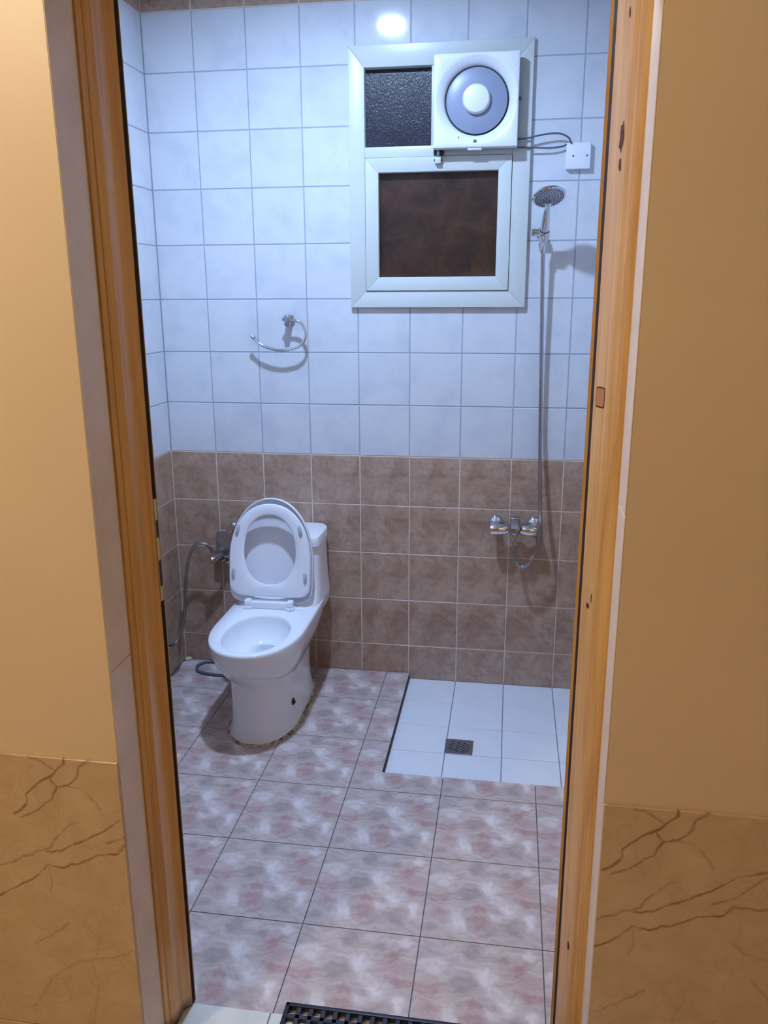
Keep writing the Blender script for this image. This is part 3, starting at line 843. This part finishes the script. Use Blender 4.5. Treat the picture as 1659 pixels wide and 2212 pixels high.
# ------------------------------------------------------------------ toilet
CX = 0.516
toilet = empty('toilet', (CX, -.4, 0), 'white one-piece toilet with seat and lid raised', 'toilet')
def ring_slice(z, yf, yb, hw, yc, nf=2.2, nb=5.0, n=64, zt=0.0):
    out = []
    for k in range(n):
        t = 2 * math.pi * k / n
        c, s = math.cos(t), math.sin(t)
        if s < 0:
            x = hw * math.copysign(abs(c) ** (2 / nf), c); y = yc - (yc - yf) * abs(s) ** (2 / nf)
        else:
            x = hw * math.copysign(abs(c) ** (2 / nb), c); y = yc + (yb - yc) * abs(s) ** (2 / nb)
        out.append((CX + x, y, z))
    return out
ZT = .392
body_rings = [
    ring_slice(.001, -.664, -.115, .128, -.46), ring_slice(.012, -.664, -.115, .1275, -.46), ring_slice(.028, -.654, -.125, .121, -.46),
    ring_slice(.070, -.646, -.135, .1165, -.46), ring_slice(.13, -.642, -.140, .1145, -.46), ring_slice(.19, -.642, -.135, .1145, -.46),
    ring_slice(.226, -.648, -.125, .118, -.46), ring_slice(.238, -.660, -.115, .127, -.47), ring_slice(.262, -.690, -.095, .141, -.48),
    ring_slice(.295, -.718, -.060, .1535, -.49), ring_slice(.335, -.740, -.035, .1640, -.49), ring_slice(.368, -.752, -.025, .1690, -.49),
    ring_slice(.382, -.755, -.024, .1700, -.49), ring_slice(.389, -.7535, -.024, .1690, -.49), ring_slice(ZT, -.748, -.026, .1655, -.49)]
OC, OA, OB = (CX + .004, -.558), .1165, .167       # bowl opening
def op_ring(z, k, dy=0.0, kb=None):
    out = []
    for i in range(64):
        t = 2 * math.pi * i / 64
        nn = 2.15
        out.append((OC[0] + OA * k * math.copysign(abs(math.cos(t)) ** (2 / nn), math.cos(t)), OC[1] + dy + OB * (kb or k) * math.copysign(abs(math.sin(t)) ** (2 / nn), math.sin(t)), z))
    return out
inner = [op_ring(ZT, 1.03), op_ring(ZT - .002, 1.0), op_ring(ZT - .010, .985), op_ring(ZT - .030, .99), op_ring(.345, .96), op_ring(.322, .90), op_ring(.307, .82, .004), op_ring(.298, .70, .012), op_ring(.292, .56, .030), op_ring(.282, .44, .055), op_ring(.262, .37, .070), op_ring(.22, .32, .075), op_ring(.19, .26, .078)]
v, f = loft(body_rings + inner, cap0=True, cap1=True)
bowl = mesh('bowl', v, f, M['ceramic'], toilet, 'auto')
bowl.data.set_sharp_from_angle(angle=math.radians(60))
wr = op_ring(.240, .335, .073)
mesh('water', wr, [list(range(64))], M['water'], bowl)
# tank, swept down into the deck
tank_rings = []
for z, yf, yb, hw in ((.345, -.30, -.022, .160), (.380, -.318, -.020, .1645), (.393, -.322, -.020, .1640), (.402, -.305, -.020, .1625), (.420, -.278, -.018, .1605), (.450, -.252, -.018, .1580), (.50, -.232, -.018, .1555), (.56, -.222, -.018, .1540), (.605, -.217, -.018, .1530), (.6075, -.214, -.020, .1505)):
    tank_rings.append(ring_slice(z, yf, yb, hw, -.13, 5.0, 7.0))
v, f = loft(tank_rings)
tank = mesh('tank', v, f, M['ceramic'], toilet, 'auto')
tank.data.set_sharp_from_angle(angle=math.radians(60))
lid_r = [ring_slice(z, yf, -.014 + ins, .1580 - ins, -.13, 6.0, 7.0) for z, yf, ins in ((.6095, -.224, .004), (.612, -.228, 0), (.640, -.228, 0), (.647, -.225, .003), (.650, -.217, .011))]
v, f = loft(lid_r)
tl = mesh('tank_lid', v, f, M['ceramic'], toilet, 'auto')
lathe('flush_button', [(0, 0), (.020, 0), (.020, .003), (.018, .005), (0, .005)], (CX, -.12, .650), (0, 0, 1), M['chrome'], tl, 24)

# seat and lid, raised: local frame u (across), v (up the lid), n (towards the camera)
LX = CX - .0155
HB = Vector((LX, -.312, ZT + .018))
VV = Vector((0, .062, .405)).normalized(); UU = Vector((1, 0, 0)); NN = VV.cross(UU) * -1
if NN.y > 0: NN = -NN
def lp(u_, v_, n_): return HB + UU * u_ + VV * v_ + NN * n_
def plate_outline(hw, v0, vc, v1, nlow=6.0, nup=2.1, n=72):
    out = []
    for k in range(n):
        t = 2 * math.pi * k / n; c, s = math.cos(t), math.sin(t)
        e = nup if s > 0 else nlow
        out.append((hw * math.copysign(abs(c) ** (2 / e), c), vc + (v1 - vc if s > 0 else vc - v0) * math.copysign(abs(s) ** (2 / e), s)))
    return out
def ins_outline(o, d):       # shrink towards the middle
    cu = 0; cv = sum(p[1] for p in o) / len(o)
    return [(p[0] * (1 - d / .16), cv + (p[1] - cv) * (1 - d / .2)) for p in o]
OL = plate_outline(.1655, -.004, .150, .405)
def deep(o, d, n_): return [lp(u_, v_, n_) for u_, v_ in ins_outline(o, d)]
lid_rings = [deep(OL, .075, -.054), deep(OL, .040, -.052), deep(OL, .020, -.046), deep(OL, .006, -.034), deep(OL, 0, -.022), deep(OL, 0, -.007),
             deep(OL, .0015, -.0045), deep(OL, .004, -.0055), deep(OL, .007, -.012), deep(OL, .011, -.026), deep(OL, .022, -.039), deep(OL, .042, -.046), deep(OL, .075, -.048)]
v, f = loft(lid_rings)
lid = mesh('lid', v, f, M['seat'], toilet, 'auto')
SO = plate_outline(.1600, .026, .158, .384, 7.0, 2.15)
SI = []
for k in range(72):
    t = 2 * math.pi * k / 72; c, s = math.cos(t), math.sin(t)
    hw = .1015 - .006 * s
    SI.append((hw * math.copysign(abs(c) ** (2 / 2.2), c), .208 + .134 * math.copysign(abs(s) ** (2 / 2.15), s)))
def lerp_o(a, b, t): return [(p[0] + (q[0] - p[0]) * t, p[1] + (q[1] - p[1]) * t) for p, q in zip(a, b)]
sr = [(SO, .000), (SO, .010), (lerp_o(SO, SI, .05), .0145), (lerp_o(SO, SI, .16), .0160), (lerp_o(SO, SI, .62), .0165), (lerp_o(SO, SI, .90), .0140), (SI, .009), (lerp_o(SO, SI, .98), .002), (lerp_o(SO, SI, .93), .000)]
v, f = loft([[lp(u_, v_, n_) for u_, v_ in o] for o, n_ in sr] + [[lp(u_, v_, .000) for u_, v_ in SO]], cap0=False, cap1=False)
seat = mesh('seat', v, f, M['seat'], toilet, 'auto')
for (u_, v_, lean) in ((-.124, .282, .22), (.120, .285, -.22), (-.141, .112, 0.02), (.141, .105, -.02)):
    p0 = lp(u_ - lean * .015, v_ - .014, .0165); p1 = lp(u_ + lean * .015, v_ + .014, .0165)
    tube('bumper', [p0 - (p1 - p0) * .22, p0, p1, p1 + (p1 - p0) * .22], [.003, .0068, .0068, .003], M['bumper'], seat, 12)
box('hinge_bar', (LX - .080, -.334, ZT + .0005), (LX + .084, -.302, ZT + .028), M['seat'], toilet, .004, 3)
for u_ in (-.083, .083):
    hb = from_bm('hinge', bm_box((LX + u_ - .017, -.345, ZT + .0005), (LX + u_ + .017, -.300, ZT + .012), .003, 2), M['seat'], toilet, 'auto')
    box('hinge_knuckle', (LX + u_ - .012, -.341, ZT + .012), (LX + u_ + .012, -.310, ZT + .036), M['seat'], hb, .004, 3)
    tube('hinge_pin', [(LX + u_ - .014, -.322, ZT + .026), (LX + u_ + .014, -.322, ZT + .026)], .005, M['bumper'], hb, 12)
# sealant bead, grimy, round the foot
rnd = random.Random(3)
so = []; s1 = []; s2 = []; s3 = []
base = ring_slice(.001, -.664, -.115, .128, -.46, n=96)
for k, p in enumerate(base):
    q = Vector(p) - Vector((CX, -.42, 0)); q.z = 0
    dirn = q.normalized()
    wob = .005 * rnd.random() + .004 * math.sin(k * .9) * rnd.random()
    so.append(tuple(Vector(p) + dirn * (.006 + wob) + Vector((0, 0, -.0005)))); s1.append(tuple(Vector(p) + dirn * (.004 + wob * .8) + Vector((0, 0, .003 + .001 * rnd.random()))))
    s2.append(tuple(Vector(p) + dirn * .0015 + Vector((0, 0, .006 + .003 * rnd.random())))); s3.append(tuple(Vector(p) - dirn * .003 + Vector((0, 0, .009 + .004 * rnd.random()))))
v, f = loft([so, s1, s2, s3], cap0=False, cap1=False)
mesh('sealant', v, f, M['grime'], toilet, 'auto')
bh = lathe('bolt_hole', [(0, 0), (.0125, 0), (.0135, .0015), (.0100, .003), (0, .0025)], (CX + .1152, -.500, .100), (1, -.02, .02), M['black'], toilet, 18)
tube('rust_bolt', [(CX + .1155, -.493, .095), (CX + .121, -.493, .0935)], .006, M['wood_dark'], bh, 10)

# ------------------------------------------------------------------ beside the toilet: paper plate, valve, hoses
ph = empty('paper_holder', (.25, 0, .55), 'square chrome paper holder plate half hidden behind the raised lid', 'paper holder')
pv = []
for k in range(7):
    t = k / 6; pv.append((-.040 - .012 * math.sin(t * math.pi * .5), .604 - .106 * t))
rings = []
for x in (.196, .290):
    rings.append([(x, y, z) for y, z in pv] + [(x, y + .0018, z) for y, z in reversed(pv)])
v, f = loft(rings)
mesh('cover_plate', v, f, M['steel'], ph, 'auto')
lathe('mount', [(0, 0), (.017, 0), (.017, .008), (.010, .012), (.010, .055), (.014, .057), (.014, .066), (0, .067)], (.262, -.0006, .621), (0, -1, 0), M['chrome'], ph, 20)
tube('roller', [(.20, -.026, .606), (.285, -.026, .606)], .004, M['chrome'], ph, 10)

av = empty('angle_valve', (.225, 0, .505), 'small chrome angle valve on the brown tiles left of the toilet', 'valve')
lathe('rosette', [(0, 0), (.022, 0), (.020, .007), (.010, .010), (.009, .080), (0, .080)], (.232, -.0006, .470), (0, -.94, .34), M['chrome'], av, 20)
tube('valve_body', [(.236, -.086, .522), (.222, -.088, .512), (.206, -.092, .504)], [.014, .0165, .013], M['chrome_dark'], av, 16)
lathe('handle', [(0, 0), (.010, 0), (.0165, .004), (.0165, .013), (.012, .019), (0, .020)], (.207, -.094, .504), (-.8, -.3, -.42), M['chrome'], av, 10)
tube('outlet', [(.212, -.092, .512), (.200, -.096, .526), (.196, -.098, .536)], [.010, .010, .008], M['chrome'], av, 14)

sh_ = [(.195, -.098, .532), (.188, -.10, .552), (.176, -.102, .566), (.155, -.104, .572), (.125, -.108, .560), (.101, -.116, .508), (.088, -.13, .425), (.086, -.15, .330), (.082, -.17, .250), (.070, -.20, .192), (.056, -.225, .172), (.046, -.26, .180), (.040, -.31, .212), (.038, -.38, .29), (.034, -.44, .40), (.030, -.48, .50)]
tag(tube('bidet_hose', sh_, .0066, M['chrome_dark'], None, 10, 8), 'chrome flexible hose looping down the left wall from the angle valve', 'hose')
fh = [(.40, -.030, .0075), (.30, -.026, .0075), (.20, -.026, .0075), (.142, -.029, .0075), (.106, -.042, .0075), (.091, -.080, .0075), (.111, -.124, .0075), (.152, -.141, .0075), (.20, -.148, .0075), (.28, -.150, .0075)]
tag(tube('supply_hose', fh, .0058, M['wire'], None, 10, 8), 'thin grey hose lying in a loop on the floor behind the toilet', 'hose')
cv = []
rnd = random.Random(5)
v, f = lathe_vf([(0, 0), (.017, 0), (.014, .008), (.007, .014), (0, .016)], (.022, -.012, .0005), (0, 0, 1), 10)
v = [(max(X0 + .001, x + rnd.uniform(-.004, .004)), min(-.001, y + rnd.uniform(-.004, .004)), z) for x, y, z in v]
tag(mesh('caulk_lump', v, f, M['caulk'], None, 'auto'), 'dab of yellowed caulk in the floor corner left of the toilet', 'caulk')

# ------------------------------------------------------------------ door mat
MX0, MX1, MY0, MY1, MZ0, MZ1 = .934, 1.50, -2.10, -1.718, .0035, .016
mat_o = empty('door_mat', (1.2, -1.91, .003), 'black rubber ring mat with rows of square holes on the door sill', 'mat')
bm = bmesh.new()
brd = .010
for lo, hi in (((MX0, MY1 - brd, MZ0), (MX1, MY1, MZ1)), ((MX0, MY0, MZ0), (MX1, MY0 + brd, MZ1)), ((MX0, MY0, MZ0), (MX0 + brd, MY1, MZ1)), ((MX1 - brd, MY0, MZ0), (MX1, MY1, MZ1))):
    bm_box(lo, hi, .002, 2, bm=bm)
from_bm('border', bm, M['rubber'], mat_o, 'auto')
nx, ny = 20, 13
for i in range(1, nx):
    x = MX0 + brd / 2 + (MX1 - MX0 - brd) * i / nx
    box('rib', (x - .0055, MY0 + .004, MZ0), (x + .0055, MY1 - .004, MZ1 - .002), M['rubber'], mat_o, .001, 1)
for j in range(1, ny):
    y = MY0 + brd / 2 + (MY1 - MY0 - brd) * j / ny
    box('cross_rib', (MX0 + .004, y - .0055, MZ0), (MX1 - .004, y + .0055, MZ1 - .002), M['rubber'], mat_o, .001, 1)

# ------------------------------------------------------------------ what the pieces of the setting are
SETTING = {
    'wall_back': ('back wall of white tiles above brown tiles, with the window', 'wall'),
    'wall_left': ('left bathroom wall of white tiles above brown tiles', 'wall'),
    'wall_right': ('right bathroom wall of white and brown tiles behind the door frame', 'wall'),
    'wall_front': ('beige painted hall wall with veined marble dado round the doorway', 'wall'),
    'ceiling': ('white bathroom ceiling above the tiles', 'ceiling'),
    'floor': ('bathroom floor of pink and grey mottled square tiles', 'floor'),
    'floor_shower': ('sunken shower floor of plain white tiles', 'floor'),
    'trim_1': ('grey stone lining of the doorway, left side', 'trim'),
    'trim_2': ('pale stone lining of the doorway, right side', 'trim'),
    'trim_3': ('stone lining across the top of the doorway', 'trim'),
    'door_sill': ('pale stone sill across the doorway', 'sill'),
    'door_1': ('honey coloured wooden door frame round the doorway', 'door frame'),
    'door_2': ('wooden door leaf swung open behind the right jamb', 'door'),
    'window_1': ('off-white aluminium window with dark glass above a hinged sash', 'window'),
    'floor_hall': ('beige hall floor outside the doorway', 'floor'),
    'ceiling_hall': ('white hall ceiling outside the bathroom', 'ceiling'),
    'wall_hall_left': ('beige hall wall on the left, out of view', 'wall'),
    'wall_hall_right': ('beige hall wall on the right, out of view', 'wall'),
    'wall_hall_rear': ('beige hall wall behind the viewer', 'wall'),
}
for nm, (lb, ct) in SETTING.items():
    tag(bpy.data.objects[nm], lb, ct, kind='structure')
